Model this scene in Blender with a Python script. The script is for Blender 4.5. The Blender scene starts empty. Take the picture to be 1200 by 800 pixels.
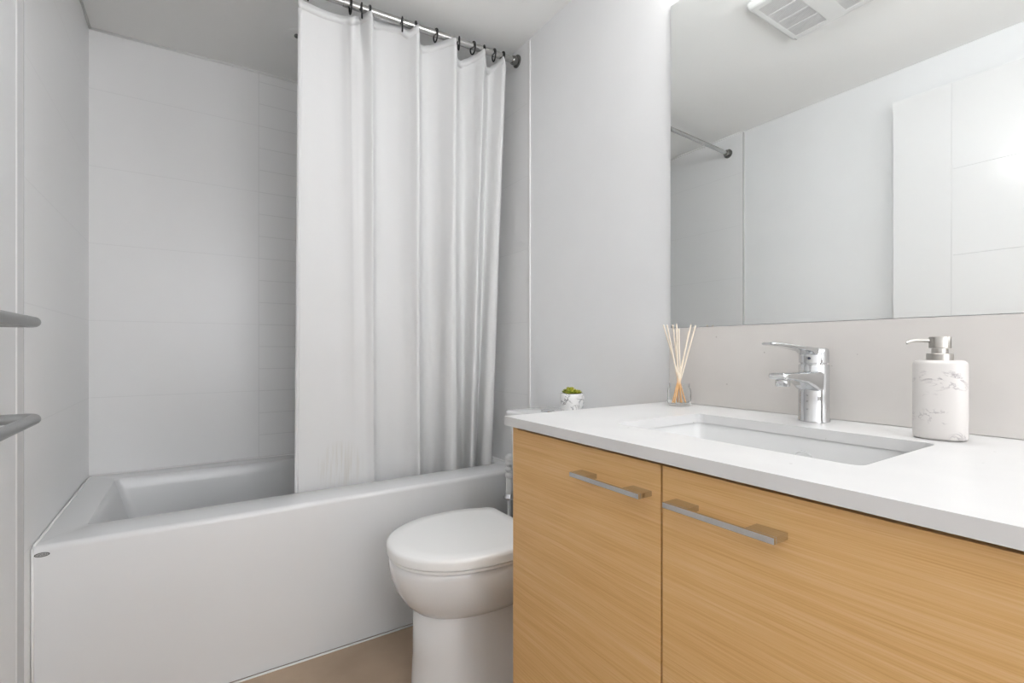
import bpy, bmesh, math, random
from mathutils import Vector, Matrix
random.seed(7)
sc = bpy.context.scene
COL = sc.collection
PI = math.pi

# ------------------------------------------------------------------ camera, world, exposure
cam = bpy.data.cameras.new('camera')
cam.sensor_width = 36.0
cam.lens = 571.0 / 1200 * 36
cam.shift_y = 9.0 / 1200
cam.clip_start = 0.02
camo = bpy.data.objects.new('camera', cam)
COL.objects.link(camo)
camo.location = (0.343, -2.52, 1.012)
camo.rotation_euler = (PI / 2, 0, -math.atan(374 / 571.0))
sc.camera = camo

world = bpy.data.worlds.new('World')
sc.world = world
world.use_nodes = True
bg = world.node_tree.nodes['Background']
bg.inputs[0].default_value = (0.965, 0.975, 1.0, 1)


sc.view_settings.view_transform = 'Standard'
sc.view_settings.look = 'None'
sc.view_settings.gamma = 1
sc.view_settings.use_curve_mapping = False
sc.view_settings.exposure = 0.0

W = 1.516          # wall to wall (tub length)
H0, H1 = 2.278, 2.305   # ceiling height at the left and the right wall
YB = -3.95         # wall behind the camera

VANITY_LIGHT = 41.0
WORLD = 5.2
bg.inputs[1].default_value = WORLD

# ------------------------------------------------------------------ materials
def new_mat(name):
    m = bpy.data.materials.new(name)
    m.use_nodes = True
    return m, m.node_tree.nodes, m.node_tree.links, m.node_tree.nodes['Principled BSDF']

def plain(name, c, rough=.5, metal=0., spec=.5, coat=0., noise=0.0, nscale=8., bump=0., bscale=200.):
    m, n, l, b = new_mat(name)
    b.inputs['Base Color'].default_value = (*c, 1)
    b.inputs['Roughness'].default_value = rough
    b.inputs['Metallic'].default_value = metal
    b.inputs['Specular IOR Level'].default_value = spec
    b.inputs['Coat Weight'].default_value = coat
    b.inputs['Coat Roughness'].default_value = .05
    tc = n.new('ShaderNodeTexCoord')
    nt = n.new('ShaderNodeTexNoise'); nt.inputs['Scale'].default_value = nscale
    l.new(tc.outputs['Object'], nt.inputs['Vector'])
    mx = n.new('ShaderNodeMixRGB'); mx.blend_type = 'MULTIPLY'; mx.inputs[0].default_value = noise
    mx.inputs[1].default_value = (*c, 1)
    l.new(nt.outputs['Fac'], mx.inputs[2])
    l.new(mx.outputs[0], b.inputs['Base Color'])
    if bump:
        n2 = n.new('ShaderNodeTexNoise'); n2.inputs['Scale'].default_value = bscale
        l.new(tc.outputs['Object'], n2.inputs['Vector'])
        bp = n.new('ShaderNodeBump'); bp.inputs['Strength'].default_value = bump; bp.inputs['Distance'].default_value = .001
        l.new(n2.outputs['Fac'], bp.inputs['Height']); l.new(bp.outputs[0], b.inputs['Normal'])
    return m

def math_node(n, l, op, a, b=None, c=None):
    x = n.new('ShaderNodeMath'); x.operation = op
    for i, v in enumerate((a, b, c)):
        if v is None: continue
        if isinstance(v, (int, float)): x.inputs[i].default_value = v
        else: l.new(v, x.inputs[i])
    return x.outputs[0]

def line_mask(n, l, coord, offset, pitch, width):
    """1 on thin joint lines every pitch, 0 elsewhere"""
    a = math_node(n, l, 'SUBTRACT', coord, offset - pitch / 2)
    a = math_node(n, l, 'WRAP', a, pitch, 0.0)
    a = math_node(n, l, 'SUBTRACT', a, pitch / 2)
    a = math_node(n, l, 'ABSOLUTE', a)
    return math_node(n, l, 'LESS_THAN', a, width / 2)

def tile_mat(name, c, grout, row_off, row_pitch, axis, col_off, col_pitch, w=.0028, rough=.12):
    m, n, l, b = new_mat(name)
    tc = n.new('ShaderNodeTexCoord')
    sp = n.new('ShaderNodeSeparateXYZ'); l.new(tc.outputs['Object'], sp.inputs[0])
    r = line_mask(n, l, sp.outputs['Z'], row_off, row_pitch, w)
    cc = line_mask(n, l, sp.outputs[axis], col_off, col_pitch, w)
    mk = math_node(n, l, 'MAXIMUM', r, cc)
    mx = n.new('ShaderNodeMixRGB'); l.new(mk, mx.inputs[0])
    mx.inputs[1].default_value = (*c, 1); mx.inputs[2].default_value = (*grout, 1)
    l.new(mx.outputs[0], b.inputs['Base Color'])
    b.inputs['Roughness'].default_value = rough
    bp = n.new('ShaderNodeBump'); bp.inputs['Strength'].default_value = .35; bp.inputs['Distance'].default_value = .001
    bp.invert = True
    l.new(mk, bp.inputs['Height']); l.new(bp.outputs[0], b.inputs['Normal'])
    return m

TILE_C = (.88, .88, .88); GROUT_C = (.82, .82, .82)
ZT, PT = .820, .3055
m_tile_x = tile_mat('white_gloss_tile_back', TILE_C, GROUT_C, ZT, PT, 'X', .597, 9.0, rough=.28)
m_tile_y = tile_mat('white_gloss_tile_side', TILE_C, GROUT_C, ZT, PT, 'Y', -5.0, 9.0, rough=.28)
m_tile_s = tile_mat('white_gloss_accent_tile', TILE_C, (.77, .77, .77), ZT, PT / 3, 'X', .597, .30, .003, rough=.28)
m_wall = plain('painted_wall', (.87, .875, .88), .55, noise=.03, bump=.05, bscale=350)
m_ceil = plain('painted_ceiling', (.95, .95, .935), .75, noise=.0, bump=.05, bscale=300)
m_trim = plain('white_trim', (.82, .82, .81), .3, noise=.02)
m_door = plain('white_satin_door', (.83, .83, .83), .16, noise=.01)
m_acr = plain('white_acrylic', (.76, .766, .772), .24, coat=.12, noise=.015, nscale=3)
m_cer = plain('white_ceramic', (.82, .82, .82), .07, coat=.4, noise=.01)
m_seat = plain('white_plastic_seat', (.90, .90, .89), .22, noise=.01)
m_chrome = plain('chrome', (.66, .67, .68), .05, metal=1, noise=.02)
m_rod = plain('brushed_steel', (.55, .55, .54), .25, metal=1, noise=.1, nscale=60)
m_nickel = plain('brushed_nickel', (.50, .48, .45), .32, metal=1, noise=.12, nscale=90)
m_flange = plain('dark_chrome', (.26, .26, .25), .22, metal=1, noise=.1)
m_bar = plain('satin_steel', (.42, .43, .43), .38, metal=.85, noise=.08, nscale=50)
m_black = plain('black_plastic', (.012, .012, .013), .35, noise=.1)
m_gap_shade = plain('gap_shade', (.02, .018, .015), .8, noise=.1)
m_reed_tip = None
m_grey = plain('grey_badge', (.22, .22, .22), .3, metal=.6, noise=.1)
m_white_pl = plain('white_plastic', (.78, .78, .77), .35, noise=.02)

def floor_material():
    m, n, l, b = new_mat('taupe_floor_tile')
    tc = n.new('ShaderNodeTexCoord')
    sp = n.new('ShaderNodeSeparateXYZ'); l.new(tc.outputs['Object'], sp.inputs[0])
    r = line_mask(n, l, sp.outputs['X'], -.15, .61, .003)
    c = line_mask(n, l, sp.outputs['Y'], -1.25, .61, .003)
    mk = math_node(n, l, 'MAXIMUM', r, c)
    nt = n.new('ShaderNodeTexNoise'); nt.inputs['Scale'].default_value = 5; nt.inputs['Detail'].default_value = 8
    l.new(tc.outputs['Object'], nt.inputs['Vector'])
    cr = n.new('ShaderNodeValToRGB'); l.new(nt.outputs['Fac'], cr.inputs[0])
    cr.color_ramp.elements[0].color = (.38, .28, .195, 1); cr.color_ramp.elements[0].position = .3
    cr.color_ramp.elements[1].color = (.47, .35, .25, 1); cr.color_ramp.elements[1].position = .7
    mx = n.new('ShaderNodeMixRGB'); l.new(mk, mx.inputs[0]); l.new(cr.outputs[0], mx.inputs[1])
    mx.inputs[2].default_value = (.36, .27, .20, 1)
    l.new(mx.outputs[0], b.inputs['Base Color']); b.inputs['Roughness'].default_value = .42
    return m
m_floor = floor_material()

def wood_material():
    m, n, l, b = new_mat('light_oak_veneer')
    tc = n.new('ShaderNodeTexCoord')
    # large slow bend of the grain so the lines drift and form long arches
    n0 = n.new('ShaderNodeTexNoise'); n0.inputs['Scale'].default_value = 1.6; n0.inputs['Detail'].default_value = 2
    mp0 = n.new('ShaderNodeMapping'); mp0.inputs['Scale'].default_value = (1, .8, 2.5)
    l.new(tc.outputs['Object'], mp0.inputs[0]); l.new(mp0.outputs[0], n0.inputs['Vector'])
    sp = n.new('ShaderNodeSeparateXYZ'); l.new(tc.outputs['Object'], sp.inputs[0])
    zz = math_node(n, l, 'MULTIPLY_ADD', n0.outputs['Fac'], .022, sp.outputs['Z'])
    cb = n.new('ShaderNodeCombineXYZ')
    l.new(sp.outputs['X'], cb.inputs[0]); l.new(sp.outputs['Y'], cb.inputs[1]); l.new(zz, cb.inputs[2])
    def streak(ys, zs, det):
        mp = n.new('ShaderNodeMapping'); mp.inputs['Scale'].default_value = (3, ys, zs)
        l.new(cb.outputs[0], mp.inputs[0])
        t = n.new('ShaderNodeTexNoise'); t.inputs['Scale'].default_value = 1; t.inputs['Detail'].default_value = det
        l.new(mp.outputs[0], t.inputs['Vector']); return t.outputs['Fac']
    a = streak(1.2, 190, 4); c = streak(9, 620, 3); d = streak(.9, 55, 3)
    s = math_node(n, l, 'MULTIPLY_ADD', a, .38, math_node(n, l, 'MULTIPLY', c, .58))
    s = math_node(n, l, 'MULTIPLY_ADD', d, .26, s)
    cr = n.new('ShaderNodeValToRGB'); l.new(s, cr.inputs[0])
    e = cr.color_ramp.elements
    e[0].position = .45; e[0].color = (.62, .35, .125, 1)
    e[1].position = .77; e[1].color = (.75, .485, .235, 1)
    k = e.new(.61); k.color = (.70, .425, .170, 1)
    l.new(cr.outputs[0], b.inputs['Base Color'])
    b.inputs['Roughness'].default_value = .42
    bp = n.new('ShaderNodeBump'); bp.inputs['Strength'].default_value = .08; bp.inputs['Distance'].default_value = .0006
    l.new(c, bp.inputs['Height']); l.new(bp.outputs[0], b.inputs['Normal'])
    return m
m_wood = wood_material()

def quartz_material(name, c, speck):
    m, n, l, b = new_mat(name)
    tc = n.new('ShaderNodeTexCoord')
    v = n.new('ShaderNodeTexVoronoi'); v.inputs['Scale'].default_value = 26; v.inputs['Randomness'].default_value = 1
    l.new(tc.outputs['Object'], v.inputs['Vector'])
    s = math_node(n, l, 'LESS_THAN', v.outputs['Distance'], .055)
    v2 = n.new('ShaderNodeTexNoise'); v2.inputs['Scale'].default_value = 40
    l.new(tc.outputs['Object'], v2.inputs['Vector'])
    g = math_node(n, l, 'GREATER_THAN', v2.outputs['Fac'], .52)
    s = math_node(n, l, 'MULTIPLY', s, g)
    nt = n.new('ShaderNodeTexNoise'); nt.inputs['Scale'].default_value = 9; nt.inputs['Detail'].default_value = 6
    l.new(tc.outputs['Object'], nt.inputs['Vector'])
    cr = n.new('ShaderNodeValToRGB'); l.new(nt.outputs['Fac'], cr.inputs[0])
    cr.color_ramp.elements[0].position = .35; cr.color_ramp.elements[0].color = (c[0]*.96, c[1]*.96, c[2]*.96, 1)
    cr.color_ramp.elements[1].position = .65; cr.color_ramp.elements[1].color = (*c, 1)
    mx = n.new('ShaderNodeMixRGB'); l.new(math_node(n, l, 'MULTIPLY', s, .55), mx.inputs[0]); l.new(cr.outputs[0], mx.inputs[1])
    mx.inputs[2].default_value = (*speck, 1)
    l.new(mx.outputs[0], b.inputs['Base Color']); b.inputs['Roughness'].default_value = .34
    return m
m_quartz = quartz_material('white_quartz', (.70, .695, .69), (.35, .33, .31))
m_splash = quartz_material('warm_quartz', (.70, .67, .64), (.34, .31, .29))

def marble_material(name, base, vein, scale, lo, hi, stretch=(1, 1, 1), rough=.35):
    m, n, l, b = new_mat(name)
    tc = n.new('ShaderNodeTexCoord')
    mp = n.new('ShaderNodeMapping'); mp.inputs['Scale'].default_value = stretch
    l.new(tc.outputs['Object'], mp.inputs[0])
    n1 = n.new('ShaderNodeTexNoise'); n1.inputs['Scale'].default_value = scale; n1.inputs['Detail'].default_value = 8
    n1.inputs['Roughness'].default_value = .62; n1.inputs['Distortion'].default_value = .8
    l.new(mp.outputs[0], n1.inputs['Vector'])
    a = math_node(n, l, 'ABSOLUTE', math_node(n, l, 'SUBTRACT', n1.outputs['Fac'], .5))
    n2 = n.new('ShaderNodeTexNoise'); n2.inputs['Scale'].default_value = scale * .8; n2.inputs['Detail'].default_value = 4
    l.new(mp.outputs[0], n2.inputs['Vector'])
    w = n.new('ShaderNodeMapRange'); w.inputs[1].default_value = lo; w.inputs[2].default_value = hi
    l.new(n2.outputs['Fac'], w.inputs[0])
    v = n.new('ShaderNodeMapRange'); v.inputs[1].default_value = 0; v.inputs[2].default_value = .028
    v.inputs[3].default_value = 1; v.inputs[4].default_value = 0
    l.new(a, v.inputs[0])
    mx = n.new('ShaderNodeMixRGB'); l.new(math_node(n, l, 'MULTIPLY', v.outputs[0], w.outputs[0]), mx.inputs[0])
    mx.inputs[1].default_value = (*base, 1); mx.inputs[2].default_value = (*vein, 1)
    l.new(mx.outputs[0], b.inputs['Base Color']); b.inputs['Roughness'].default_value = rough
    return m
m_soap = marble_material('white_marble', (.70, .67, .645), (.30, .27, .28), 17, .46, .60, (1, 1, 1.6))
m_pot = marble_material('veined_marble', (.80, .80, .80), (.05, .05, .06), 24, .34, .48)

def glass_material():
    m, n, l, b = new_mat('clear_glass')
    b.inputs['Transmission Weight'].default_value = 1
    b.inputs['Roughness'].default_value = .02
    b.inputs['IOR'].default_value = 1.14
    b.inputs['Base Color'].default_value = (.97, .98, .98, 1)
    return m
m_glass = glass_material()

def mirror_material():
    m, n, l, b = new_mat('silvered_mirror')
    b.inputs['Metallic'].default_value = 1; b.inputs['Roughness'].default_value = .0
    b.inputs['Base Color'].default_value = (.93, .95, .945, 1)
    return m
m_mirror = mirror_material()
m_medge = plain('green_glass_edge', (.30, .38, .36), .2, noise=.05)

def curtain_material():
    m, n, l, b = new_mat('white_polyester_curtain')
    tc = n.new('ShaderNodeTexCoord')
    sp = n.new('ShaderNodeSeparateXYZ'); l.new(tc.outputs['Object'], sp.inputs[0])
    # faint yellowish runs low on the cloth (dirt with its own shape)
    mp = n.new('ShaderNodeMapping'); mp.inputs['Scale'].default_value = (120, 1, 6)
    l.new(tc.outputs['Object'], mp.inputs[0])
    t = n.new('ShaderNodeTexNoise'); t.inputs['Scale'].default_value = 1; t.inputs['Detail'].default_value = 4
    l.new(mp.outputs[0], t.inputs['Vector'])
    r = n.new('ShaderNodeMapRange'); r.inputs[1].default_value = .44; r.inputs[2].default_value = .66
    l.new(t.outputs['Fac'], r.inputs[0])
    dx = math_node(n, l, 'DIVIDE', math_node(n, l, 'SUBTRACT', sp.outputs['X'], -.25), .09)
    dz = math_node(n, l, 'DIVIDE', math_node(n, l, 'SUBTRACT', sp.outputs['Z'], .125), .10)
    d2 = math_node(n, l, 'ADD', math_node(n, l, 'MULTIPLY', dx, dx), math_node(n, l, 'MULTIPLY', dz, dz))
    fall = n.new('ShaderNodeMapRange'); fall.inputs[1].default_value = 0; fall.inputs[2].default_value = 1
    fall.inputs[3].default_value = .42; fall.inputs[4].default_value = 0
    l.new(d2, fall.inputs[0])
    k = math_node(n, l, 'MULTIPLY', r.outputs[0], fall.outputs[0])
    mx = n.new('ShaderNodeMixRGB'); l.new(k, mx.inputs[0])
    mx.inputs[1].default_value = (.84, .84, .84, 1); mx.inputs[2].default_value = (.56, .49, .36, 1)
    l.new(mx.outputs[0], b.inputs['Base Color'])
    b.inputs['Roughness'].default_value = .55
    # weave
    n3 = n.new('ShaderNodeTexNoise'); n3.inputs['Scale'].default_value = 26; n3.inputs['Detail'].default_value = 3
    l.new(tc.outputs['Object'], n3.inputs['Vector'])
    bp = n.new('ShaderNodeBump'); bp.inputs['Strength'].default_value = .10; bp.inputs['Distance'].default_value = .004
    l.new(n3.outputs['Fac'], bp.inputs['Height']); l.new(bp.outputs[0], b.inputs['Normal'])
    tr = n.new('ShaderNodeBsdfTranslucent'); tr.inputs[0].default_value = (.85, .85, .84, 1)
    ms = n.new('ShaderNodeMixShader'); ms.inputs[0].default_value = .22
    out = n['Material Output']
    l.new(b.outputs[0], ms.inputs[1]); l.new(tr.outputs[0], ms.inputs[2]); l.new(ms.outputs[0], out.inputs[0])
    return m
m_curtain = curtain_material()

def leaf_material():
    m, n, l, b = new_mat('succulent_leaf')
    tc = n.new('ShaderNodeTexCoord')
    t = n.new('ShaderNodeTexNoise'); t.inputs['Scale'].default_value = 60
    l.new(tc.outputs['Object'], t.inputs['Vector'])
    cr = n.new('ShaderNodeValToRGB'); l.new(t.outputs['Fac'], cr.inputs[0])
    cr.color_ramp.elements[0].position = .35; cr.color_ramp.elements[0].color = (.16, .22, .015, 1)
    cr.color_ramp.elements[1].position = .65; cr.color_ramp.elements[1].color = (.50, .46, .04, 1)
    l.new(cr.outputs[0], b.inputs['Base Color']); b.inputs['Roughness'].default_value = .45
    return m
m_leaf = leaf_material()

def reed_material():
    m, n, l, b = new_mat('rattan_reed')
    tc = n.new('ShaderNodeTexCoord')
    sp = n.new('ShaderNodeSeparateXYZ'); l.new(tc.outputs['Object'], sp.inputs[0])
    t = n.new('ShaderNodeTexNoise'); t.inputs['Scale'].default_value = 30
    l.new(tc.outputs['Object'], t.inputs['Vector'])
    z = math_node(n, l, 'MULTIPLY_ADD', t.outputs['Fac'], .10, sp.outputs['Z'])
    r = n.new('ShaderNodeMapRange'); r.inputs[1].default_value = .105; r.inputs[2].default_value = .135
    l.new(z, r.inputs[0])
    mx = n.new('ShaderNodeMixRGB'); l.new(r.outputs[0], mx.inputs[0])
    mx.inputs[1].default_value = (.80, .47, .21, 1); mx.inputs[2].default_value = (.86, .76, .62, 1)
    l.new(mx.outputs[0], b.inputs['Base Color']); b.inputs['Roughness'].default_value = .7
    return m
m_reed = reed_material()

def emit_material(name, strength, c=(1, 1, 1)):
    m, n, l, b = new_mat(name)
    b.inputs['Base Color'].default_value = (.9, .9, .9, 1)
    b.inputs['Emission Color'].default_value = (*c, 1)
    b.inputs['Emission Strength'].default_value = strength
    return m

# ------------------------------------------------------------------ mesh helpers (all coordinates are room coordinates)
def root_of(o):
    while o.parent: o = o.parent
    return o

def obj(name, bm, mats, parent=None, smooth=False, angle=None, bevel=0., bseg=2, subsurf=0, label=None):
    bmesh.ops.recalc_face_normals(bm, faces=bm.faces)
    me = bpy.data.meshes.new(name)
    bm.to_mesh(me); bm.free()
    for m in (mats if isinstance(mats, (list, tuple)) else [mats]): me.materials.append(m)
    o = bpy.data.objects.new(name, me)
    COL.objects.link(o)
    if parent:
        o.parent = parent
        me.transform(Matrix.Translation(-Vector(root_of(parent).location)))
    if smooth or bevel:
        for p in me.polygons: p.use_smooth = True
    if bevel:
        md = o.modifiers.new('bevel', 'BEVEL'); md.width = bevel; md.segments = bseg
        md.limit_method = 'ANGLE'; md.angle_limit = math.radians(35); md.harden_normals = True
    if subsurf:
        md = o.modifiers.new('subsurf', 'SUBSURF'); md.levels = subsurf; md.render_levels = subsurf
    if smooth and angle:
        me.set_sharp_from_angle(angle=math.radians(angle))
    if label: o['label'] = label
    return o

def thing(name, label, cat, loc, group=None):
    o = bpy.data.objects.new(name, None)
    o.empty_display_size = .05
    COL.objects.link(o); o.location = loc
    o['label'] = label; o['category'] = cat
    if group: o['group'] = group
    return o

def tag(o, label, cat, group=None):
    o['label'] = label; o['category'] = cat
    if group: o['group'] = group
    return o

def struct(o):
    o['kind'] = 'structure'
    return o

def recentre(o, loc):
    """move the origin of a mesh thing to its base point"""
    o.data.transform(Matrix.Translation(-Vector(loc))); o.location = loc
    return o

def BM(): return bmesh.new()

def box(bm, x0, x1, y0, y1, z0, z1, mi=0):
    v = [bm.verts.new(p) for p in ((x0, y0, z0), (x1, y0, z0), (x1, y1, z0), (x0, y1, z0), (x0, y0, z1), (x1, y0, z1), (x1, y1, z1), (x0, y1, z1))]
    for f in ((0, 3, 2, 1), (4, 5, 6, 7), (0, 1, 5, 4), (1, 2, 6, 5), (2, 3, 7, 6), (3, 0, 4, 7)):
        fc = bm.faces.new([v[i] for i in f]); fc.material_index = mi
    return bm

def loft(bm, loops, cap0=True, cap1=True, mi=0):
    """loops: equally long lists of points, skinned in order"""
    rows = [[bm.verts.new(p) for p in lp] for lp in loops]
    n = len(rows[0])
    for a, b in zip(rows, rows[1:]):
        for i in range(n):
            f = bm.faces.new((a[i], a[(i + 1) % n], b[(i + 1) % n], b[i])); f.material_index = mi
    if cap0: bm.faces.new(rows[0]).material_index = mi
    if cap1: bm.faces.new(rows[-1][::-1]).material_index = mi
    return rows

def lathe(bm, prof, cx, cy, seg=40, cap0=True, cap1=True, mi=0):
    loft(bm, [[(cx + r * math.cos(2 * PI * i / seg), cy + r * math.sin(2 * PI * i / seg), z) for i in range(seg)] for r, z in prof], cap0, cap1, mi)
    return bm

def tube(bm, pts, r, seg=12, cap=True, mi=0):
    pts = [Vector(p) for p in pts]
    rs = r if isinstance(r, (list, tuple)) else [r] * len(pts)
    loops = []
    t0 = (pts[1] - pts[0]).normalized()
    up = Vector((0, 0, 1)) if abs(t0.z) < .9 else Vector((1, 0, 0))
    nrm = (up - t0 * up.dot(t0)).normalized()
    for i, p in enumerate(pts):
        if i == 0: t = t0
        elif i == len(pts) - 1: t = (pts[i] - pts[i - 1]).normalized()
        else: t = ((pts[i + 1] - pts[i]).normalized() + (pts[i] - pts[i - 1]).normalized()).normalized()
        nrm = (nrm - t * nrm.dot(t)).normalized(); bn = t.cross(nrm)
        loops.append([tuple(p + (nrm * math.cos(a) + bn * math.sin(a)) * rs[i]) for a in (2 * PI * k / seg for k in range(seg))])
    loft(bm, loops, cap, cap, mi)
    return bm

def rrect(x0, x1, y0, y1, r, z, n=5):
    """rounded rectangle loop, r = one radius or four (x0y0, x1y0, x1y1, x0y1)"""
    rr = r if isinstance(r, (list, tuple)) else [r] * 4
    out = []
    for (cx, cy, a0, q) in ((x0 + rr[0], y0 + rr[0], PI, rr[0]), (x1 - rr[1], y0 + rr[1], 1.5 * PI, rr[1]),
                            (x1 - rr[2], y1 - rr[2], 0, rr[2]), (x0 + rr[3], y1 - rr[3], .5 * PI, rr[3])):
        for k in range(n + 1):
            a = a0 + .5 * PI * k / n
            out.append((cx + q * math.cos(a), cy + q * math.sin(a), z))
    return out

# ------------------------------------------------------------------ the room
T = .12
bm = BM(); box(bm, -T, W + T, YB - T, T, -.06, 0)
struct(obj('floor', bm, m_floor))
bm = BM()
v = [bm.verts.new(p) for p in ((-T, YB - T, H0), (W + T, YB - T, H1), (W + T, T, H1), (-T, T, H0),
                               (-T, YB - T, H1 + .1), (W + T, YB - T, H1 + .1), (W + T, T, H1 + .1), (-T, T, H1 + .1))]
for f in ((0, 1, 2, 3), (7, 6, 5, 4), (0, 4, 5, 1), (1, 5, 6, 2), (2, 6, 7, 3), (3, 7, 4, 0)): bm.faces.new([v[i] for i in f])
struct(obj('ceiling', bm, m_ceil))

YT = -.86          # the tile stops here on the right wall
YTL = -.885        # and here on the left wall
bm = BM()
box(bm, -T, -.012, YB - T, YTL, 0, H1 + .02, 0); box(bm, -T, 0, YTL, T, 0, H1 + .02, 1)
struct(obj('wall_left', bm, [m_wall, m_tile_y]))
bm = BM()
box(bm, W, W + T, YB - T, YT, 0, H1 + .02, 0); box(bm, W, W + T, YT, T, 0, H1 + .02, 1)
struct(obj('wall_right', bm, [m_wall, m_tile_y]))
bm = BM()
box(bm, 0, .597, 0, T, 0, H1 + .02, 0); box(bm, .597, .897, 0, T, 0, H1 + .02, 1); box(bm, .897, W, 0, T, 0, H1 + .02, 0)
struct(obj('wall_back', bm, [m_tile_x, m_tile_s]))
# unseen rear wall; its wide opening is added to let in fill light
OX0, OX1, OZ0, OZ1 = .06, 1.46, .80, 2.22
bm = BM(); box(bm, -T, OX0, YB - T, YB, 0, H1 + .02); box(bm, OX1, W + T, YB - T, YB, 0, H1 + .02)
box(bm, OX0, OX1, YB - T, YB, OZ1, H1 + .02); box(bm, OX0, OX1, YB - T, YB, 0, OZ0)
struct(obj('wall_front', bm, m_wall))
bm = BM()
box(bm, OX0, OX0 + .035, YB - .08, YB - .04, OZ0, OZ1); box(bm, OX1 - .035, OX1, YB - .08, YB - .04, OZ0, OZ1)
box(bm, OX0, OX1, YB - .08, YB - .04, OZ0, OZ0 + .035); box(bm, OX0, OX1, YB - .08, YB - .04, OZ1 - .035, OZ1)
struct(obj('fill_opening_1', bm, m_trim, bevel=.003))  # frame of the added opening, out of view
# tile edges: profile on the right wall, return face on the left
bm = BM(); box(bm, W - .006, W, YT - .012, YT + .0, 0, H1 - .012); box(bm, W - .003, W, YT + .0035, YT + .0075, .51, H1 - .02)
struct(obj('trim_2', bm, m_trim, bevel=.0015))
bm = BM(); box(bm, -.012, .0005, YTL - .003, YTL + .0005, 0, H0 - .004, 1); tube(bm, [(-.0115, YTL - .0045, 0.001), (-.0115, YTL - .0045, H0 - .004)], .0016, 8)
struct(obj('trim_3', bm, [m_trim, plain('shaded_tile_return', (.50, .50, .50), .5, noise=.03)]))  # grey painted in for the shade on the return face
# white sealant line where the tub apron meets the floor
bm = BM(); tube(bm, [(.0, -.8265, .002), (W, -.8265, .002)], .0035, 8)
struct(obj('trim_4', bm, m_trim, smooth=True))
# narrow cornice lip along the top of the tiles
bm = BM(); tube(bm, [(0.003, -.003, H0 - .001), (W - .003, -.003, H1 - .003)], .005, 8)
tube(bm, [(.003, -.003, H0 - .001), (.003, YTL, H0 - .001)], .005, 8)
struct(obj('trim_5', bm, m_trim, smooth=True))

# the open door leaf lying along the left wall
bm = BM()
x0, x1 = -.011, .038
y0, y1, z0, z1 = -2.445, -1.625, .01, 2.118
box(bm, x0, x1 - .0025, y0, y1, z0, z1)
g = .0022
yv, yh = -1.828, -2.24
def panel(bm, ya, yb, za, zb): box(bm, x1 - .004, x1, ya, yb, za, zb)
panel(bm, yv + g, y1, z0, z1); panel(bm, y0, yh - g, z0, z1)
zs = [z0, .325, .683, 1.041, 1.400, 1.758, z1]
for a, b2 in zip(zs, zs[1:]):
    panel(bm, yh + g, yv - g, a + (g if a != z0 else 0), b2 - (g if b2 != z1 else 0))
struct(obj('door_1', bm, m_door))

# ------------------------------------------------------------------ bathtub
tub = thing('bathtub', 'white alcove bathtub with a flat front apron, under the shower curtain', 'bathtub', (W / 2, -.41, 0))
ZR = .51
bm = BM()
N = 6
X0, X1, Y0, Y1 = .0012, W - .0012, -.825, -.0012
loops = [rrect(X0, X1, Y0 + .006, Y1, .002, .004, N), rrect(X0, X1, Y0, Y1, .002, .30, N), rrect(X0, X1, Y0, Y1, .002, ZR - .015, N),
         rrect(X0, X1, Y0 + .0012, Y1, .002, ZR - .009, N), rrect(X0, X1, Y0 + .0044, Y1, .002, ZR - .0044, N), rrect(X0, X1, Y0 + .009, Y1, .002, ZR - .0012, N), rrect(X0, X1, Y0 + .015, Y1, .002, ZR, N),
         rrect(.084, 1.470, -.689, -.090, .018, ZR, N),
         rrect(.089, 1.466, -.685, -.094, .020, ZR - .0015, N),
         rrect(.092, 1.463, -.682, -.097, .022, ZR - .006, N)]
for k in range(1, 9):
    q = k / 8
    loops.append(rrect(.092 + .105 * q, 1.463 - .05 * q, -.682 + .05 * q, -.097 - .035 * q, .022 + .03 * q, ZR - .006 - .335 * q, N))
loops += [rrect(.215, 1.395, -.615, -.150, .06, ZR - .362, N), rrect(.26, 1.36, -.580, -.185, .06, ZR - .372, N)]
loft(bm, loops, cap0=True, cap1=True)
obj('tub_shell', bm, m_acr, tub, smooth=True, angle=32)
bm = BM()   # sealant bead round the three walls
tube(bm, [(.0045, -.815, ZR + .0005), (.0045, -.0045, ZR + .0005), (W - .0045, -.0045, ZR + .0005), (W - .0045, -.815, ZR + .0005)], .0035, 8)
tube(bm, [(.0035, -.8245, .004), (.0035, -.8245, ZR - .004)], .0032, 8)
obj('sealant_bead', bm, m_trim, tub, smooth=True)
# oval badge on the apron
bcx, bcz, ba, bb = .0215, .4885, .0150, .0056
def ell(cx, cz, a, b, y, n=36, rot=0.):
    out = []
    for i in range(n):
        t = 2 * PI * i / n
        px, pz = a * math.cos(t), b * math.sin(t)
        out.append((cx + px * math.cos(rot) - pz * math.sin(rot), y, cz + px * math.sin(rot) + pz * math.cos(rot)))
    return out
bm = BM()
loft(bm, [ell(bcx, bcz, ba, bb, -.8245), ell(bcx, bcz, ba, bb, -.8262), ell(bcx, bcz, ba * .90, bb * .80, -.8264),
          ell(bcx, bcz, ba * .88, bb * .78, -.8256)], True, True)
badge = obj('badge', bm, plain('badge_dark', (.07, .07, .07), .4, noise=.1), tub, label='small dark grey oval maker badge')
bm = BM()
loft(bm, [ell(bcx, bcz, ba * .86, bb * .74, -.8255), ell(bcx, bcz, ba * .86, bb * .74, -.8259)], True, True)
obj('badge_plate', bm, plain('badge_grey', (.42, .42, .42), .4, noise=.1), badge)
bm = BM()   # the worn, unreadable raised letters
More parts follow.
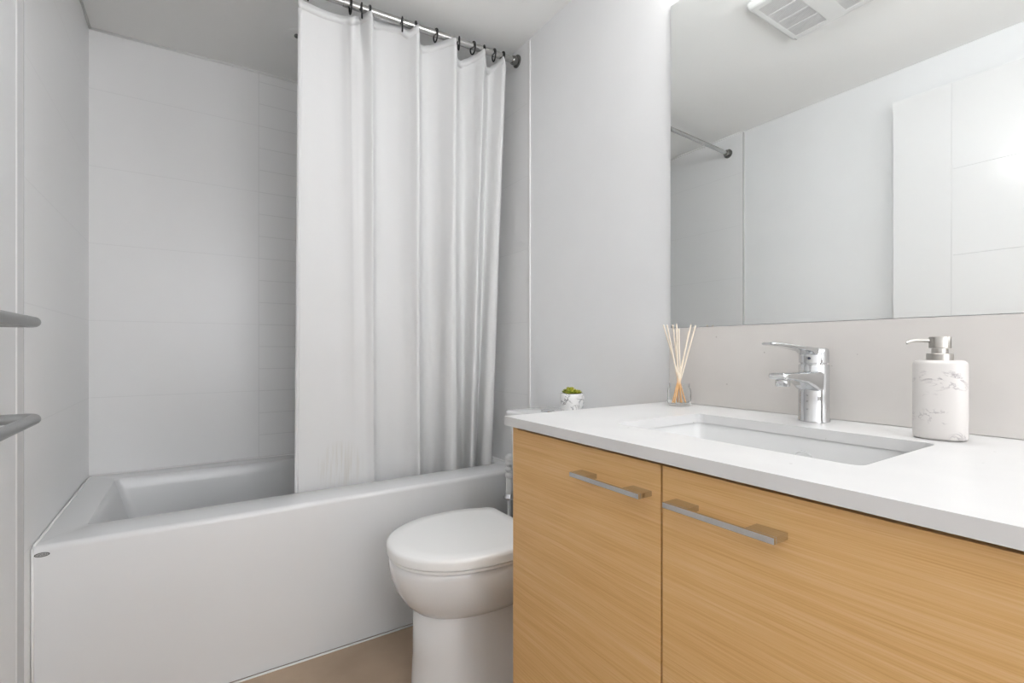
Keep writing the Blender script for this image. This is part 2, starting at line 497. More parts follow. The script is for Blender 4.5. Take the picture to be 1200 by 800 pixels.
for k in range(7):
    cx = bcx - .0092 + k * .0031
    hgt = .0021 if k % 3 else .0026
    box(bm, cx - .0010, cx - .0005, -.8264, -.8258, bcz - hgt, bcz + hgt)
    if k % 2: box(bm, cx - .0005, cx + .0009, -.8264, -.8258, bcz - hgt, bcz - hgt + .0007)
    else: box(bm, cx - .0005, cx + .0009, -.8264, -.8258, bcz + hgt - .0007, bcz + hgt)
    if k % 3 == 1: box(bm, cx + .0005, cx + .0010, -.8264, -.8258, bcz - hgt, bcz + hgt)
obj('badge_letters', bm, plain('badge_letter_dark', (.07, .07, .07), .3, noise=.1), badge)

# ------------------------------------------------------------------ shower rod, curtain, rings
def rod_pt(x): return Vector((x, -.793 + .020 * x / W, 2.178 + .075 * x / W))
rod = thing('curtain_rod', 'brushed steel tension rod spanning the tub alcove near the ceiling', 'curtain rod', rod_pt(0))
bm = BM(); tube(bm, [rod_pt(.012), rod_pt(.80)], .0112, 20); obj('inner_tube', bm, m_rod, rod, smooth=True, angle=50)
bm = BM(); tube(bm, [rod_pt(.78), rod_pt(W - .012)], .0135, 20); obj('outer_tube', bm, m_rod, rod, smooth=True, angle=50)
for a, b2 in ((0.0005, .028), (W - .0005, W - .030)):
    bm = BM()
    s = 1 if b2 > a else -1
    tube(bm, [rod_pt(a), rod_pt(a + s * .006), rod_pt(a + s * .008), rod_pt(a + s * .014), rod_pt(b2 - s * .004), rod_pt(b2)], [.026, .026, .019, .0185, .0185, .0165], 28)
    obj('end_flange', bm, m_flange, rod, smooth=True, angle=40)

TOP = [(0.6362, -0.775), (0.6421, -0.779), (0.6532, -0.776), (0.7074, -0.763), (0.7655, -0.757), (0.7913, -0.77), (0.8066, -0.79), (0.8227, -0.785), (0.8418, -0.77), (0.8572, -0.8), (0.8687, -0.812), (0.8766, -0.806), (0.8878, -0.78), (0.9041, -0.758), (0.9348, -0.752), (0.9794, -0.764), (1.0147, -0.785), (1.0357, -0.808), (1.0442, -0.812), (1.0522, -0.805), (1.0651, -0.778), (1.0847, -0.756), (1.1148, -0.752), (1.15, -0.77), (1.1784, -0.795), (1.1926, -0.811), (1.1995, -0.812), (1.2078, -0.805), (1.2231, -0.78), (1.2462, -0.757), (1.2705, -0.755), (1.2991, -0.775), (1.3145, -0.797), (1.3258, -0.812), (1.3316, -0.811), (1.3407, -0.8), (1.3564, -0.78), (1.3804, -0.76), (1.3983, -0.765), (1.4135, -0.788), (1.4232, -0.806), (1.4338, -0.806), (1.4429, -0.795)]
BOT = [(0.6437, -0.655), (0.6501, -0.659), (0.6602, -0.657), (0.7161, -0.65), (0.7916, -0.648), (0.8372, -0.652), (0.8615, -0.656), (0.8805, -0.657), (0.8994, -0.659), (0.9175, -0.664), (0.9238, -0.665), (0.9287, -0.66), (0.9383, -0.64), (0.9555, -0.618), (0.9998, -0.61), (1.0503, -0.618), (1.0854, -0.64), (1.1021, -0.662), (1.1082, -0.665), (1.1151, -0.66), (1.1362, -0.62), (1.1686, -0.575), (1.2044, -0.565), (1.229, -0.59), (1.2359, -0.635), (1.2517, -0.66), (1.2667, -0.662), (1.2822, -0.655), (1.3081, -0.62), (1.3386, -0.585), (1.353, -0.59), (1.3473, -0.625), (1.3423, -0.65), (1.3432, -0.664), (1.351, -0.665), (1.3627, -0.655), (1.3889, -0.615), (1.412, -0.585), (1.4146, -0.6), (1.4089, -0.645), (1.424, -0.664), (1.4414, -0.664), (1.4533, -0.655)]
def catmull(P, sub):
    out = []
    n = len(P)
    for i in range(n - 1):
        p0, p1, p2, p3 = P[max(i - 1, 0)], P[i], P[i + 1], P[min(i + 2, n - 1)]
        for k in range(sub):
            t = k / sub
            out.append(tuple(.5 * (2 * b + (c - a) * t + (2 * a - 5 * b + 4 * c - d) * t * t + (3 * b - a - 3 * c + d) * t ** 3) for a, b, c, d in zip(p0, p1, p2, p3)))
    out.append(tuple(P[-1]))
    return out
SUB = 5
CT, CB = catmull(TOP, SUB), catmull(BOT, SUB)
RX = [0.664, 0.805, 0.845, 0.871, 0.995, 1.046, 1.13, 1.231, 1.295, 1.347, 1.396, 1.438]
NC, NR = len(CT), 60
ZB = .455
HEM = [0.0312, 0.0344, 0.0344, 0.0344, 0.0325, 0.0374, 0.0469, 0.0359, 0.0149, 0.0182, 0.0183, 0.0334, 0.0272, 0.0127, 0.002, 0.004, 0.0277, 0.0147, 0.008, 0.0399, 0.0538, 0.0463, 0.0354, 0.0211, 0.0143, 0.0152, 0.0153, 0.0426, 0.0693, 0.0618, 0.0471, 0.0353, 0.0281, 0.0188, 0.0201, 0.0466, 0.0675, 0.0549, 0.0418, 0.0275, 0.0196, 0.0522, 0.0516]
def hang_top(x, u):
    '''top hem height below the rod: high under a ring, low where the cloth sags'''
    k = min(int(u), len(HEM) - 2); f = u - k; f = f * f * (3 - 2 * f)
    return rod_pt(x).z - (HEM[k] * (1 - f) + HEM[k + 1] * f)
def curtain_pt(c, t):
    a, b = CT[c], CB[c]
    s = t
    x, y = a[0] + (b[0] - a[0]) * s, a[1] + (b[1] - a[1]) * s
    # the small fold near the left edge dies out and slides right a quarter of the way down
    u = c / SUB
    if 5 < u < 10:
        q = min(1, t / (.06 + .10 * (u - 5) / 5))            # 0 at the hem, 1 where the fold has run out
        q = q * q * (3 - 2 * q)
        ya = -.769 + (-.812 + .769) * max(0, (u - 5.6) / 4.4) ** .8
        ya = ya + (b[1] - ya) * t
        w = math.sin(PI * (u - 5) / 5) ** .5
        y = y + (ya - y) * q * w * (1 - t) + .010 * (1 - q) * math.exp(-((u - 8.2) / .8) ** 2)
    zt = hang_top(a[0], u)
    z = zt + (ZB - zt) * t
    y += .0025 * math.sin(5 * t + u * .9) * t * (1 - t) * 4
    return Vector((x, y, z))
def curtain_grid(c0, c1, r0, r1, off=0.):
    bm = BM(); g = []
    for r in range(r0, r1 + 1):
        g.append([bm.verts.new(curtain_pt(c, r / NR) + Vector((0, off, 0))) for c in range(c0, c1 + 1)])
    for a, b in zip(g, g[1:]):
        for i in range(len(a) - 1): bm.faces.new((a[i], a[i + 1], b[i + 1], b[i]))
    return bm
cur = thing('shower_curtain', 'white fabric shower curtain in soft vertical folds hanging into the tub', 'shower curtain', (1.05, -.78, ZB))
o = obj('curtain_cloth', curtain_grid(0, NC - 1, 0, NR), m_curtain, cur, smooth=True)
md = o.modifiers.new('thickness', 'SOLIDIFY'); md.thickness = .0009; md.offset = 0
o = obj('top_hem', curtain_grid(0, NC - 1, 0, 1, -.0004), m_curtain, cur, smooth=True)
md = o.modifiers.new('thickness', 'SOLIDIFY'); md.thickness = .0022; md.offset = 0
o = obj('side_hem', curtain_grid(0, 9, 1, NR, -.0004), m_curtain, cur, smooth=True)
md = o.modifiers.new('thickness', 'SOLIDIFY'); md.thickness = .0022; md.offset = 0

ordw = ['first', 'second', 'third', 'fourth', 'fifth', 'sixth', 'seventh', 'eighth', 'ninth', 'tenth', 'eleventh', 'twelfth']
proto = None
for i, x in enumerate(reversed(RX)):
    p = rod_pt(x)
    if proto is None:
        bm = BM()
        pts = []
        for k in range(25):
            a = PI * .5 + 2 * PI * k / 24 * .93
            rz = .031 if math.sin(a) < 0 else .0175
            pts.append((p.x, p.y + .0185 * math.cos(a), p.z + rz * math.sin(a)))
        pts = [(px, py, pz - .0005) for px, py, pz in pts]
        tube(bm, pts, .0030, 8)
        proto = obj('curtain_ring', bm, m_black, smooth=True)
        recentre(proto, p); o = proto
        # a small cross bar where the ring clips into the eyelet
    else:
        o = proto.copy(); COL.objects.link(o)
        o.location = p
        o.rotation_euler = (0, 0, random.uniform(-.35, .35))
    if i == 11: lab = 'black curtain ring at the free left end of the shower curtain'
    elif i == 0: lab = 'black curtain ring nearest the rod end flange by the painted wall'
    else: lab = 'black curtain ring, %s along the steel rod counted from the right wall' % ordw[i]
    tag(o, lab, 'curtain ring', 'black rings along the shower rod')

# ------------------------------------------------------------------ towel bars on the left wall
def towel_bar(z, label):
    t = thing('towel_bar', label, 'towel bar', (.0, -1.39, z), 'steel towel bars on the left wall')
    bm = BM()
    ya, yb, xo, R = -1.155, -1.600, .078, .022
    pts = [(-.008, ya - .010, z)]
    pts += [(xo - R, ya - .010, z)]
    for k in range(1, 8):
        a = PI / 2 * k / 8
        pts.append((xo - R + R * math.sin(a), ya - .010 - R + R * math.cos(a), z))
    pts += [(xo, ya - .012 - R, z), (xo, yb + .012 + R, z)]
    for k in range(1, 8):
        a = PI / 2 * k / 8
        pts.append((xo - R + R * math.cos(a), yb + .010 + R - R * math.sin(a), z))
    pts += [(xo - R, yb + .010, z), (-.008, yb + .010, z)]
    tube(bm, pts, .0105, 16)
    obj('bar', bm, m_bar, t, smooth=True, angle=50)
    for y in (ya - .010, yb + .010):
        bm = BM(); tube(bm, [(-.0115, y, z), (-.006, y, z), (-.004, y, z)], [.021, .021, .018], 24)
        obj('wall_rosette', bm, m_bar, t, smooth=True, angle=40)
towel_bar(1.066, 'upper grey steel towel bar with a rounded end on the left wall')
towel_bar(.872, 'lower grey steel towel bar with a rounded end on the left wall')

# ------------------------------------------------------------------ vanity
XF = .955                      # door faces
YL = -1.588                    # left end of cabinet
van = thing('vanity_cabinet', 'light oak vanity cabinet with flat doors beneath the white countertop', 'cabinet', (1.22, -2.04, 0))
bm = BM()
box(bm, XF + .001, 1.510, YL - .018, YL, .10, .838)             # left gable, its edge shows beside the door
box(bm, XF + .024, 1.510, -2.486, -2.468, .10, .838)
box(bm, XF + .024, 1.510, -2.468, YL - .018, .10, .118)
box(bm, 1.495, 1.510, -2.468, YL - .018, .118, .838)
obj('carcass', bm, m_wood, van, bevel=.0008, bseg=1)
bm = BM(); box(bm, 1.03, 1.045, -2.486, YL, 0, .10); box(bm, 1.045, 1.50, YL - .016, YL, 0, .10)
obj('toe_kick', bm, m_wood, van)
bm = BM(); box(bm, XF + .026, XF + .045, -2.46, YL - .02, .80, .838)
obj('top_rail', bm, m_gap_shade, van, label='rail above the doors, painted dark for the shade in the gap')  # near-black colour stands in for shade inside the gap
def vanity_door(ya, yb, ha, hb):
    bm = BM(); box(bm, XF, XF + .019, ya, yb, .105, .8310)
    d = obj('door', bm, m_wood, van, bevel=.0008, bseg=1)
    h = .0042; zc = .7820
    bm = BM()
    box(bm, XF - .032, XF - .0265, ha, hb, zc - h, zc + h)
    box(bm, XF - .0265, XF - .0002, hb - .040, hb, zc - h, zc + h)
    box(bm, XF - .0265, XF - .0002, ha, ha + .040, zc - h, zc + h)
    obj('handle', bm, plain('satin_chrome_pull', (.62, .62, .62), .17, metal=1, noise=.04), d, bevel=.0006, bseg=1, label='chrome bar pull on two flat posts')
vanity_door(-2.0095, YL - .0105, -1.993, -1.8267)
vanity_door(-2.466, -2.0130, -2.205, -2.0390)

# countertop with sink cut-out
ZC = .86
ct = thing('countertop', 'white speckled quartz countertop with a rectangular sink cut-out', 'countertop', (1.22, -2.04, ZC - .02))
CX0, CX1, CY0, CY1 = .935, 1.5145, -2.493, -1.584
SX0, SX1, SY0, SY1 = 1.068, 1.342, -2.240, -1.800
bm = BM()
n = 6
lt = [rrect(CX0, CX1, CY0, CY1, .0015, z, n) for z in (ZC - .02, ZC)]
li = [rrect(SX0, SX1, SY0, SY1, .016, z, n) for z in (ZC, ZC - .02)]
rows = loft(bm, [lt[0], lt[1], li[0], li[1], lt[0]], False, False)
bmesh.ops.remove_doubles(bm, verts=bm.verts, dist=1e-6)
obj('slab', bm, m_quartz, ct)
bs = BM(); box(bs, 1.503, 1.5145, -2.493, -1.584, ZC + .0006, 1.0715)
o = obj('backsplash', bs, m_splash, bevel=.0008, bseg=1); recentre(o, (1.509, -2.04, ZC + .0006))
tag(o, 'low warm grey speckled quartz backsplash between countertop and mirror', 'backsplash')

# sink
sk = thing('sink', 'white rectangular undermount sink set below the quartz countertop', 'sink', (1.205, -2.02, ZC - .16))
bm = BM()
g = .004
zz = ZC - .0205
out = [rrect(SX0 - .02, SX1 + .02, SY0 - .02, SY1 + .02, .03, zz, n), rrect(SX0 - g, SX1 + g, SY0 - g, SY1 + g, .02, zz, n),
       rrect(SX0 - g + .002, SX1 + g - .002, SY0 - g + .002, SY1 + g - .002, .02, zz - .004, n),
       rrect(SX0 + .004, SX1 - .004, SY0 + .004, SY1 - .004, .03, zz - .08, n),
       rrect(SX0 + .018, SX1 - .014, SY0 + .018, SY1 - .018, .045, zz - .118, n),
       rrect(SX0 + .05, SX1 - .05, SY0 + .07, SY1 - .07, .05, zz - .128, n),
       rrect(SX0 + .11, SX1 - .12, SY0 + .19, SY1 - .19, .02, zz - .132, n)]
loft(bm, out, False, True)
o = obj('basin', bm, plain('sink_porcelain', (.74, .74, .735), .09, coat=.3, noise=.01), sk, smooth=True, angle=45)
md = o.modifiers.new('wall', 'SOLIDIFY'); md.thickness = .006; md.offset = -1
bm = BM(); lathe(bm, [(.022, zz - .130), (.022, zz - .1275), (.017, zz - .1265), (.012, zz - .129), (.003, zz - .129)], 1.20, -2.02, 28)
obj('drain', bm, m_chrome, sk, smooth=True, angle=40)
# overflow slot on the rear basin wall
bm = BM()
def ov(a, b, x): return [(x + .0, -2.035 + a * math.cos(t), ZC - .055 + b * math.sin(t)) for t in (2 * PI * i / 28 for i in range(28))]
loft(bm, [ov(.0155, .0085, 1.3425), ov(.0155, .0085, 1.3385), ov(.0125, .0062, 1.3382), ov(.0118, .0056, 1.3410)], True, True)
obj('overflow_ring', bm, m_cer, sk, smooth=True, angle=40)

# mirror
bm = BM(); box(bm, W - .006, W - .0005, -2.49, -1.584, 1.0735, 2.012)
for f in bm.faces: f.material_index = 0 if f.calc_center_median().x < W - .0055 else 1
o = obj('wall_mirror', bm, [m_mirror, m_medge]); recentre(o, (W - .003, -2.04, 1.0735))
tag(o, 'large frameless rectangular wall mirror above the backsplash', 'mirror')

# faucet
FX, FY = 1.445, -2.006
fa = thing('faucet', 'chrome single-lever basin faucet behind the sink', 'faucet', (FX, FY, ZC))
bm = BM()
lathe(bm, [(.0300, ZC + .0004), (.0300, ZC + .003), (.0290, ZC + .005), (.0287, ZC + .05), (.0285, ZC + .1185), (.0275, ZC + .1200)], FX, FY, 48)
obj('body', bm, m_chrome, fa, smooth=True, angle=40)
def beam(bm, secs, n=5):
    """secs: (x, y half width, z bottom, z top, corner radius) cross sections along -x"""
    lp = []
    for x, hw, zb, zt, r in secs:
        lp.append([(x, q[0], q[1]) for q in ((p[0], p[1]) for p in rrect(FY - hw, FY + hw, zb, zt, r, 0, n))])
    loft(bm, lp)
bm = BM()
beam(bm, [(FX - .008, .0262, ZC + .062, ZC + .108, .009), (FX - .026, .0250, ZC + .066, ZC + .1065, .009), (FX - .040, .0235, ZC + .073, ZC + .106, .009), (FX - .065, .0215, ZC + .083, ZC + .1055, .009),
          (FX - .110, .0195, ZC + .0900, ZC + .1055, .007), (FX - .135, .0185, ZC + .0915, ZC + .1055, .006), (FX - .144, .0170, ZC + .0930, ZC + .1050, .005), (FX - .148, .0130, ZC + .096, ZC + .103, .003)])
obj('spout', bm, m_chrome, fa, smooth=True, angle=50)
bm = BM(); lathe(bm, [(.0100, ZC + .0795), (.0125, ZC + .0785), (.0133, ZC + .0800), (.0133, ZC + .0930)], FX - .124, FY, 28)
obj('aerator', bm, m_chrome, fa, smooth=True, angle=40)
bm = BM()
lathe(bm, [(.0240, ZC + .1202), (.0240, ZC + .1225), (.0280, ZC + .1235), (.0280, ZC + .1450), (.0270, ZC + .1520), (.0235, ZC + .1545)], FX, FY, 48)
beam(bm, [(FX + .012, .016, ZC + .143, ZC + .1550, .004), (FX - .015, .0190, ZC + .138, ZC + .1556, .005), (FX - .029, .0190, ZC + .141, ZC + .1560, .005), (FX - .042, .0180, ZC + .1475, ZC + .1570, .004), (FX - .10, .0160, ZC + .1540, ZC + .1605, .003),
          (FX - .150, .0145, ZC + .1580, ZC + .1645, .003), (FX - .173, .0125, ZC + .1590, ZC + .1660, .003), (FX - .181, .0095, ZC + .1605, ZC + .1650, .002)])
h = obj('lever', bm, m_chrome, fa, smooth=True, angle=50)
bm = BM(); tube(bm, [(FX - .0265, FY - .004, ZC + .133), (FX - .0290, FY - .0042, ZC + .133)], .0028, 14)
obj('index_dot', bm, plain('index_dark', (.05, .06, .10), .3, noise=.1), h)

# soap dispenser
SXc, SYc = 1.404, -2.226
so = thing('soap_dispenser', 'white marble soap dispenser with a brushed nickel pump, right of the faucet', 'soap dispenser', (SXc, SYc, ZC))
def sup(a, b, z, e=2.6, n=48, rot=.20):
    out = []
    for i in range(n):
        t = 2 * PI * i / n
        c, s = math.cos(t), math.sin(t)
        px = a * math.copysign(abs(c) ** (2 / e), c); py = b * math.copysign(abs(s) ** (2 / e), s)
        out.append((SXc + px * math.cos(rot) - py * math.sin(rot), SYc + px * math.sin(rot) + py * math.cos(rot), z))
    return out
bm = BM()
A, B = .0265, .0360
loft(bm, [sup(A - .005, B - .005, ZC + .0005), sup(A - .002, B - .002, ZC + .0015), sup(A, B, ZC + .005), sup(A, B, ZC + .07), sup(A, B, ZC + .126), sup(A - .001, B - .001, ZC + .1295), sup(A - .004, B - .004, ZC + .1325), sup(A - .009, B - .009, ZC + .1335)])
obj('bottle', bm, m_soap, so, smooth=True, angle=60)
zz = ZC + .1336
bm = BM(); lathe(bm, [(.0178, zz), (.0178, zz + .0105), (.0172, zz + .0112), (.0112, zz + .0115), (.0112, zz + .0195)], SXc, SYc, 36)
obj('collar', bm, m_nickel, so, smooth=True, angle=40)
bm = BM(); lathe(bm, [(.0140, zz + .0200), (.0150, zz + .0205), (.0150, zz + .0385), (.0144, zz + .0395)], SXc, SYc, 36)
pump = obj('pump_head', bm, m_nickel, so, smooth=True, angle=40)
bm = BM()
dv = Vector((-.62, .785, 0)); dv.normalize()
b0 = Vector((SXc, SYc, zz + .0325))
tube(bm, [b0 + dv * .008, b0 + dv * .020 + Vector((0, 0, .0008)), b0 + dv * .032 + Vector((0, 0, .0008)), b0 + dv * .040 - Vector((0, 0, .0005)), b0 + dv * .047 - Vector((0, 0, .0035))], [.0030, .0028, .0026, .0025, .0024], 12)
obj('nozzle', bm, m_nickel, pump, smooth=True, angle=60)

# reed diffuser
JX, JY = 1.441, -1.667
rd = thing('reed_diffuser', 'small clear glass reed diffuser with pale reeds at the counter corner', 'diffuser', (JX, JY, ZC))
bm = BM()
z0 = ZC + .0004
prof = [(.004, z0), (.026, z0), (.0295, z0 + .003), (.0308, z0 + .010), (.0308, z0 + .036), (.0290, z0 + .046), (.0265, z0 + .051), (.0262, z0 + .060),
        (.0245, z0 + .060), (.0245, z0 + .051), (.0270, z0 + .045), (.0288, z0 + .035), (.0288, z0 + .010), (.0270, z0 + .006), (.004, z0 + .005)]
lathe(bm, prof, JX, JY, 40)
obj('glass_jar', bm, m_glass, rd, smooth=True, angle=60)
rv = Vector((.837, -.548, 0)); fv = Vector((.548, .837, 0))
reeds = [(.016, -.041, .005, .218), (.010, -.036, -.010, .217), (.004, -.014, .010, .219), (-.002, -.009, -.006, .220), (.002, .000, .004, .208), (-.020, .035, .008, .219), (-.012, .042, -.006, .216), (-.016, .031, .014, .200)]
for i, (bl, tl, fo, ht) in enumerate(reeds):
    p0 = Vector((JX, JY, z0 + .0075)) + rv * bl - fv * fo * .8
    p1 = Vector((JX, JY, ZC + ht)) + rv * tl + fv * fo
    bm = BM(); tube(bm, [p0, p0.lerp(p1, .5) + rv * .0006, p1], .0019, 8)
    obj('reed', bm, m_reed, rd, smooth=True, angle=50)

# ------------------------------------------------------------------ toilet
TY = -1.18
to = thing('toilet', 'white two-piece toilet with a closed lid between tub and vanity', 'toilet', (1.15, TY, 0))
def egg(xf, xb, hw, z, rb=.035, n=28, xm=None, e=2.15):
    """plan outline: rounded nose at xf, widest near xm, squarish back at xb"""
    if xm is None: xm = xf + (xb - xf) * .60
    pts = []
    for k in range(n + 1):               # front half, left (+y) to right
        t = PI / 2 + PI * k / n
        c, s = math.cos(t), math.sin(t)
        pts.append((xm + (xm - xf) * -abs(c) ** (2 / e), TY + hw * math.copysign(abs(s) ** (2 / e), s), z))
    hb = hw * .84
    m = 8
    for k in range(1, m):                # right side going back
        t = k / m
        pts.append((xm + (xb - rb - xm) * t, TY - (hw - (hw - hb) * t * t), z))
    for k in range(5):
        a = -PI / 2 + PI / 2 * k / 4
        pts.append((xb - rb + rb * math.cos(a), TY - hb + rb + rb * math.sin(a), z))
    for k in range(5):
        a = PI / 2 * k / 4
        pts.append((xb - rb + rb * math.cos(a), TY + hb - rb + rb * math.sin(a), z))
    for k in range(m - 1, 0, -1):
        t = k / m
        pts.append((xm + (xb - rb - xm) * t, TY + (hw - (hw - hb) * t * t), z))
    return pts
bm = BM()
loft(bm, [egg(.93, 1.22, .07, .232, .03), egg(.905, 1.235, .110, .240, .03), egg(.878, 1.245, .138, .257, .03), egg(.852, 1.25, .160, .285, .03), egg(.832, 1.255, .177, .320, .03),
          egg(.820, 1.26, .187, .355, .03), egg(.815, 1.26, .190, .385, .03), egg(.816, 1.26, .189, .400, .03), egg(.822, 1.255, .184, .406, .03)])
obj('bowl', bm, m_cer, to, smooth=True, angle=60)
bm = BM()
def ped(xf, hwf, hwb, z, xb=1.50):
    pts = []
    for k in range(17):
        t = PI / 2 + PI * k / 16
        pts.append((xf + hwf * 1.0 + hwf * 1.0 * math.cos(t), TY + hwf * math.sin(t), z))
    pts += [(1.25, TY - (hwf + hwb) / 2, z), (xb, TY - hwb, z), (xb, TY + hwb, z), (1.25, TY + (hwf + hwb) / 2, z)]
    return pts
loft(bm, [ped(.876, .117, .125, .0005), ped(.880, .115, .125, .01), ped(.884, .112, .122, .12), ped(.887, .110, .12, .235), ped(.93, .112, .13, .275), ped(1.02, .118, .15, .33), ped(1.10, .125, .165, .395)])
obj('pedestal', bm, m_cer, to, smooth=True, angle=60)
bm = BM()
loft(bm, [egg(.817, 1.235, .193, .4085), egg(.814, 1.236, .196, .410), egg(.814, 1.236, .196, .4165), egg(.818, 1.235, .193, .418)])
obj('seat', bm, m_seat, to, smooth=True, angle=40)
bm = BM()
loft(bm, [egg(.816, 1.236, .194, .4195), egg(.809, 1.24, .200, .4215), egg(.8085, 1.24, .2005, .440), egg(.811, 1.239, .1985, .4475), egg(.818, 1.234, .192, .4510), egg(.86, 1.20, .16, .4518)])
obj('lid', bm, m_seat, to, smooth=True, angle=60)
for s in (-1, 1):
    bm = BM(); tube(bm, [(1.252, TY + s * .075 - .02, .424), (1.252, TY + s * .075 + .02, .424)], .011, 16)
    obj('hinge', bm, m_seat, to, smooth=True, angle=50)
bm = BM()
loft(bm, [rrect(1.320, 1.505, TY - .150, TY + .150, .03, .396), rrect(1.312, 1.506, TY - .157, TY + .157, .035, .50), rrect(1.305, 1.508, TY - .162, TY + .162, .035, .760)])
obj('tank', bm, m_cer, to, smooth=True, angle=50)
bm = BM()
loft(bm, [rrect(1.291, 1.510, TY - .169, TY + .169, .036, .761), rrect(1.289, 1.511, TY - .171, TY + .171, .038, .764), rrect(1.289, 1.511, TY - .171, TY + .171, .038, .783), rrect(1.292, 1.509, TY - .168, TY + .168, .037, .789), rrect(1.30, 1.503, TY - .160, TY + .160, .034, .791)])
obj('tank_lid', bm, m_cer, to, smooth=True, angle=60)
bm = BM(); lathe(bm, [(.026, .7908), (.026, .7940), (.0235, .7958), (.0215, .7955), (.0205, .7945)], 1.40, -1.14, 32)
obj('flush_button', bm, m_chrome, to, smooth=True, angle=40)

# succulent on the tank
PX, PY, PZ = 1.420, -1.247, .7915
pl = thing('potted_succulent', 'tiny green succulent in a veined white pot on the toilet tank', 'potted plant', (PX, PY, PZ))
bm = BM()
lathe(bm, [(.022, PZ), (.028, PZ + .002), (.0365, PZ + .016), (.0405, PZ + .036), (.0412, PZ + .056), (.0398, PZ + .070), (.0387, PZ + .0712), (.0372, PZ + .070), (.0372, PZ + .062), (.002, PZ + .061)], PX, PY, 40)
obj('pot', bm, m_pot, pl, smooth=True, angle=60)
bm = BM()
lathe(bm, [(.0368, PZ + .0615), (.034, PZ + .0665), (.015, PZ + .069), (.002, PZ + .0695)], PX, PY, 24)
obj('soil', bm, plain('dark_soil', (.05, .035, .02), .95, noise=.6, nscale=200), pl, smooth=True)
bm = BM()
def leaf(bm, base, d, ln, w):
    d = Vector(d).normalized(); up = Vector((0, 0, 1))
    sd = d.cross(up).normalized() if abs(d.z) < .98 else Vector((1, 0, 0)); nn = sd.cross(d).normalized()
    lp = []
    for t, q in ((0, .35), (.25, .75), (.5, 1), (.75, .85), (.92, .45), (1, .08)):
        c = base + d * ln * t + up * ln * .18 * t * t
        lp.append([tuple(c + sd * math.cos(a) * w * q + nn * math.sin(a) * w * q * .5) for a in (2 * PI * k / 8 for k in range(8))])
    loft(bm, lp)
for (ox, oy, sc_, hz) in ((-.013, .013, 1.1, .071), (.012, .010, 1.15, .071), (0, -.012, 1.2, .071), (-.004, .004, 1.3, .076), (.016, -.011, 1.0, .070), (-.017, -.008, 1.05, .070)):
    base = Vector((PX + ox, PY + oy, PZ + hz))
    for ring, (cnt, el, ln) in enumerate(((7, .25, .016), (5, .75, .014), (3, 1.2, .011))):
        for k in range(cnt):
            a = 2 * PI * k / cnt + ring * .5 + ox * 60
            leaf(bm, base, (math.cos(a) * math.cos(el), math.sin(a) * math.cos(el), math.sin(el)), ln * sc_, .0048 * sc_)
obj('leaf_rosette', bm, m_leaf, pl, smooth=True)

# toilet brush standing behind the vanity end, beside the tub
BX, BY = 1.374, -.930
tb = thing('toilet_brush', 'slim white toilet brush with ribbed grip between tub and toilet', 'toilet brush', (BX, BY, 0))
bm = BM(); lathe(bm, [(.040, .0005), (.042, .004), (.042, .02), (.038, .26), (.036, .30), (.034, .30), (.034, .05)], BX, BY, 32, True, True)
obj('holder', bm, m_white_pl, tb, smooth=True, angle=40)
bm = BM(); tube(bm, [(BX, BY, .05), (BX, BY, .43)], .0085, 16)
obj('stem', bm, m_white_pl, tb, smooth=True, angle=50)
bm = BM(); lathe(bm, [(.010, .432), (.024, .434), (.026, .438), (.024, .442), (.021, .448), (.019, .452)], BX, BY, 28)
obj('collar', bm, m_chrome, tb, smooth=True, angle=40, label='shiny collar')
prof = [(.015, .4525), (.015, .510)]
z = .512
for k in range(4):
    prof += [(.012, z), (.0175, z + .005), (.0185, z + .010), (.0175, z + .016), (.012, z + .021)]
    z += .0225
prof += [(.010, z + .002), (.004, z + .004)]
bm = BM(); lathe(bm, prof, BX, BY, 28)
obj('ribbed_grip', bm, m_white_pl, tb, smooth=True, angle=60)

# ------------------------------------------------------------------ ceiling things
def ceil_z(x): return H0 + (H1 - H0) * (x + T) / (W + 2 * T)
# exhaust fan cover (seen in the mirror)
fx0, fx1, fy0, fy1 = .618, .962, -1.860, -1.482
zc = ceil_z(fx0) - .0005
fan = thing('exhaust_fan', 'white ceiling exhaust fan with two louvred grilles, seen in the mirror', 'exhaust fan', (.79, -1.67, zc))
bm = BM()
g1 = (.655, .928, -1.625, -1.512); g2 = (.655, .928, -1.820, -1.690)
zb = zc - .022
# a frame with two openings: bars and a tapered skirt
box(bm, fx0 + .012, g1[0], fy0 + .012, fy1 - .012, zb, zc - .004)
box(bm, g1[1], fx1 - .012, fy0 + .012, fy1 - .012, zb, zc - .004)
box(bm, g1[0], g1[1], g1[3], fy1 - .012, zb, zc - .004)
box(bm, g1[0], g1[1], g2[3], g1[2], zb, zc - .004)
box(bm, g1[0], g1[1], fy0 + .012, g2[2], zb, zc - .004)
loft(bm, [rrect(fx0 + .006, fx1 - .006, fy0 + .006, fy1 - .006, .012, zb + .003), rrect(fx0, fx1, fy0, fy1, .014, zb + .013), rrect(fx0, fx1, fy0, fy1, .014, zc)], False, True)
loft(bm, [rrect(fx0 + .012, fx1 - .012, fy0 + .012, fy1 - .012, .002, zb), rrect(fx0 + .006, fx1 - .006, fy0 + .006, fy1 - .006, .012, zb + .003)], False, False)
obj('cover', bm, m_white_pl, fan)
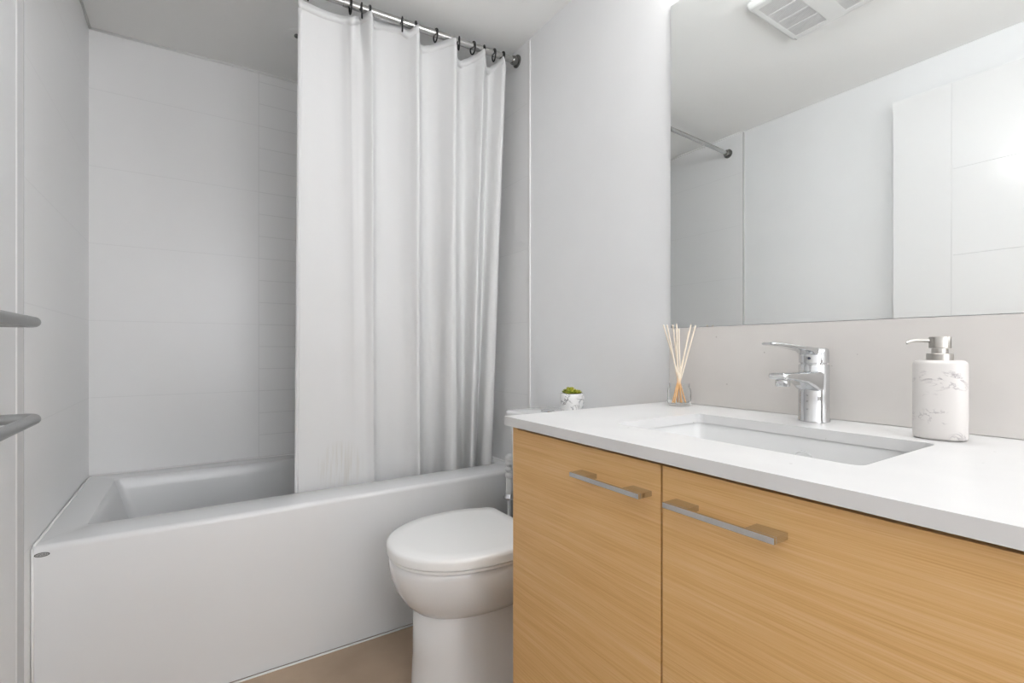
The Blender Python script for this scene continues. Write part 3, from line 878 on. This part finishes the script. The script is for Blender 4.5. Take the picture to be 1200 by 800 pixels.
for gi, gg in enumerate((g1, g2)):
    bm = BM()
    box(bm, gg[0], gg[1], gg[2], gg[3], zb + .012, zb + .014, 1)
    ny = 26
    for k in range(ny):
        y = gg[2] + (gg[3] - gg[2]) * (k + .5) / ny
        box(bm, gg[0], gg[1], y - .0011, y + .0011, zb + .001, zb + .010, 0)
    for k in range(1, 4):
        x = gg[0] + (gg[1] - gg[0]) * k / 4
        box(bm, x - .0022, x + .0022, gg[2], gg[3], zb + .0002, zb + .011, 0)
    obj('grille', bm, [m_white_pl, plain('grille_back', (.30, .30, .29), .8, noise=.1)], fan)
bm = BM(); box(bm, .628, .644, -1.501, -1.497, zb - .0008, zb + .0005)
nm = obj('name_plate', bm, plain('name_plate_grey', (.30, .30, .30), .4, noise=.1), fan)
bm = BM()
for k in range(5): box(bm, .6295 + k * .003, .6310 + k * .003, -1.500, -1.498, zb - .0011, zb - .0007)
obj('name_plate_mark', bm, m_white_pl, nm)

# recessed spot over the tub, switched off
LX, LY = .700, -.380
lz = ceil_z(LX)
ds = thing('recessed_downlight', 'small round unlit downlight in the ceiling over the tub', 'ceiling light', (LX, LY, lz))
bm = BM(); lathe(bm, [(.044, lz - .0005), (.0445, lz - .0018), (.042, lz - .0028), (.030, lz - .0022), (.024, lz - .0012)], LX, LY, 36, True, True)
obj('trim_ring', bm, m_ceil, ds, smooth=True, angle=40)
bm = BM(); lathe(bm, [(.012, lz - .0015), (.013, lz - .004), (.012, lz - .007), (.006, lz - .008)], LX, LY, 24)
obj('lamp_face', bm, plain('lamp_grey', (.16, .16, .15), .4, noise=.1), ds, smooth=True, angle=50)

# the light that is on: a bar over the mirror, just outside the frame
vb = thing('vanity_light', 'long glowing bar light on the wall above the mirror', 'wall light', (W, -2.05, 2.12))
bm = BM(); box(bm, W - .018, W - .0005, -2.34, -1.72, 2.095, 2.145); obj('backplate', bm, m_chrome, vb, bevel=.003)
bm = BM(); tube(bm, [(W - .05, -2.33, 2.12), (W - .05, -1.73, 2.12)], .030, 24)
obj('diffuser', bm, emit_material('bar_glow', VANITY_LIGHT), vb, smooth=True, angle=50)
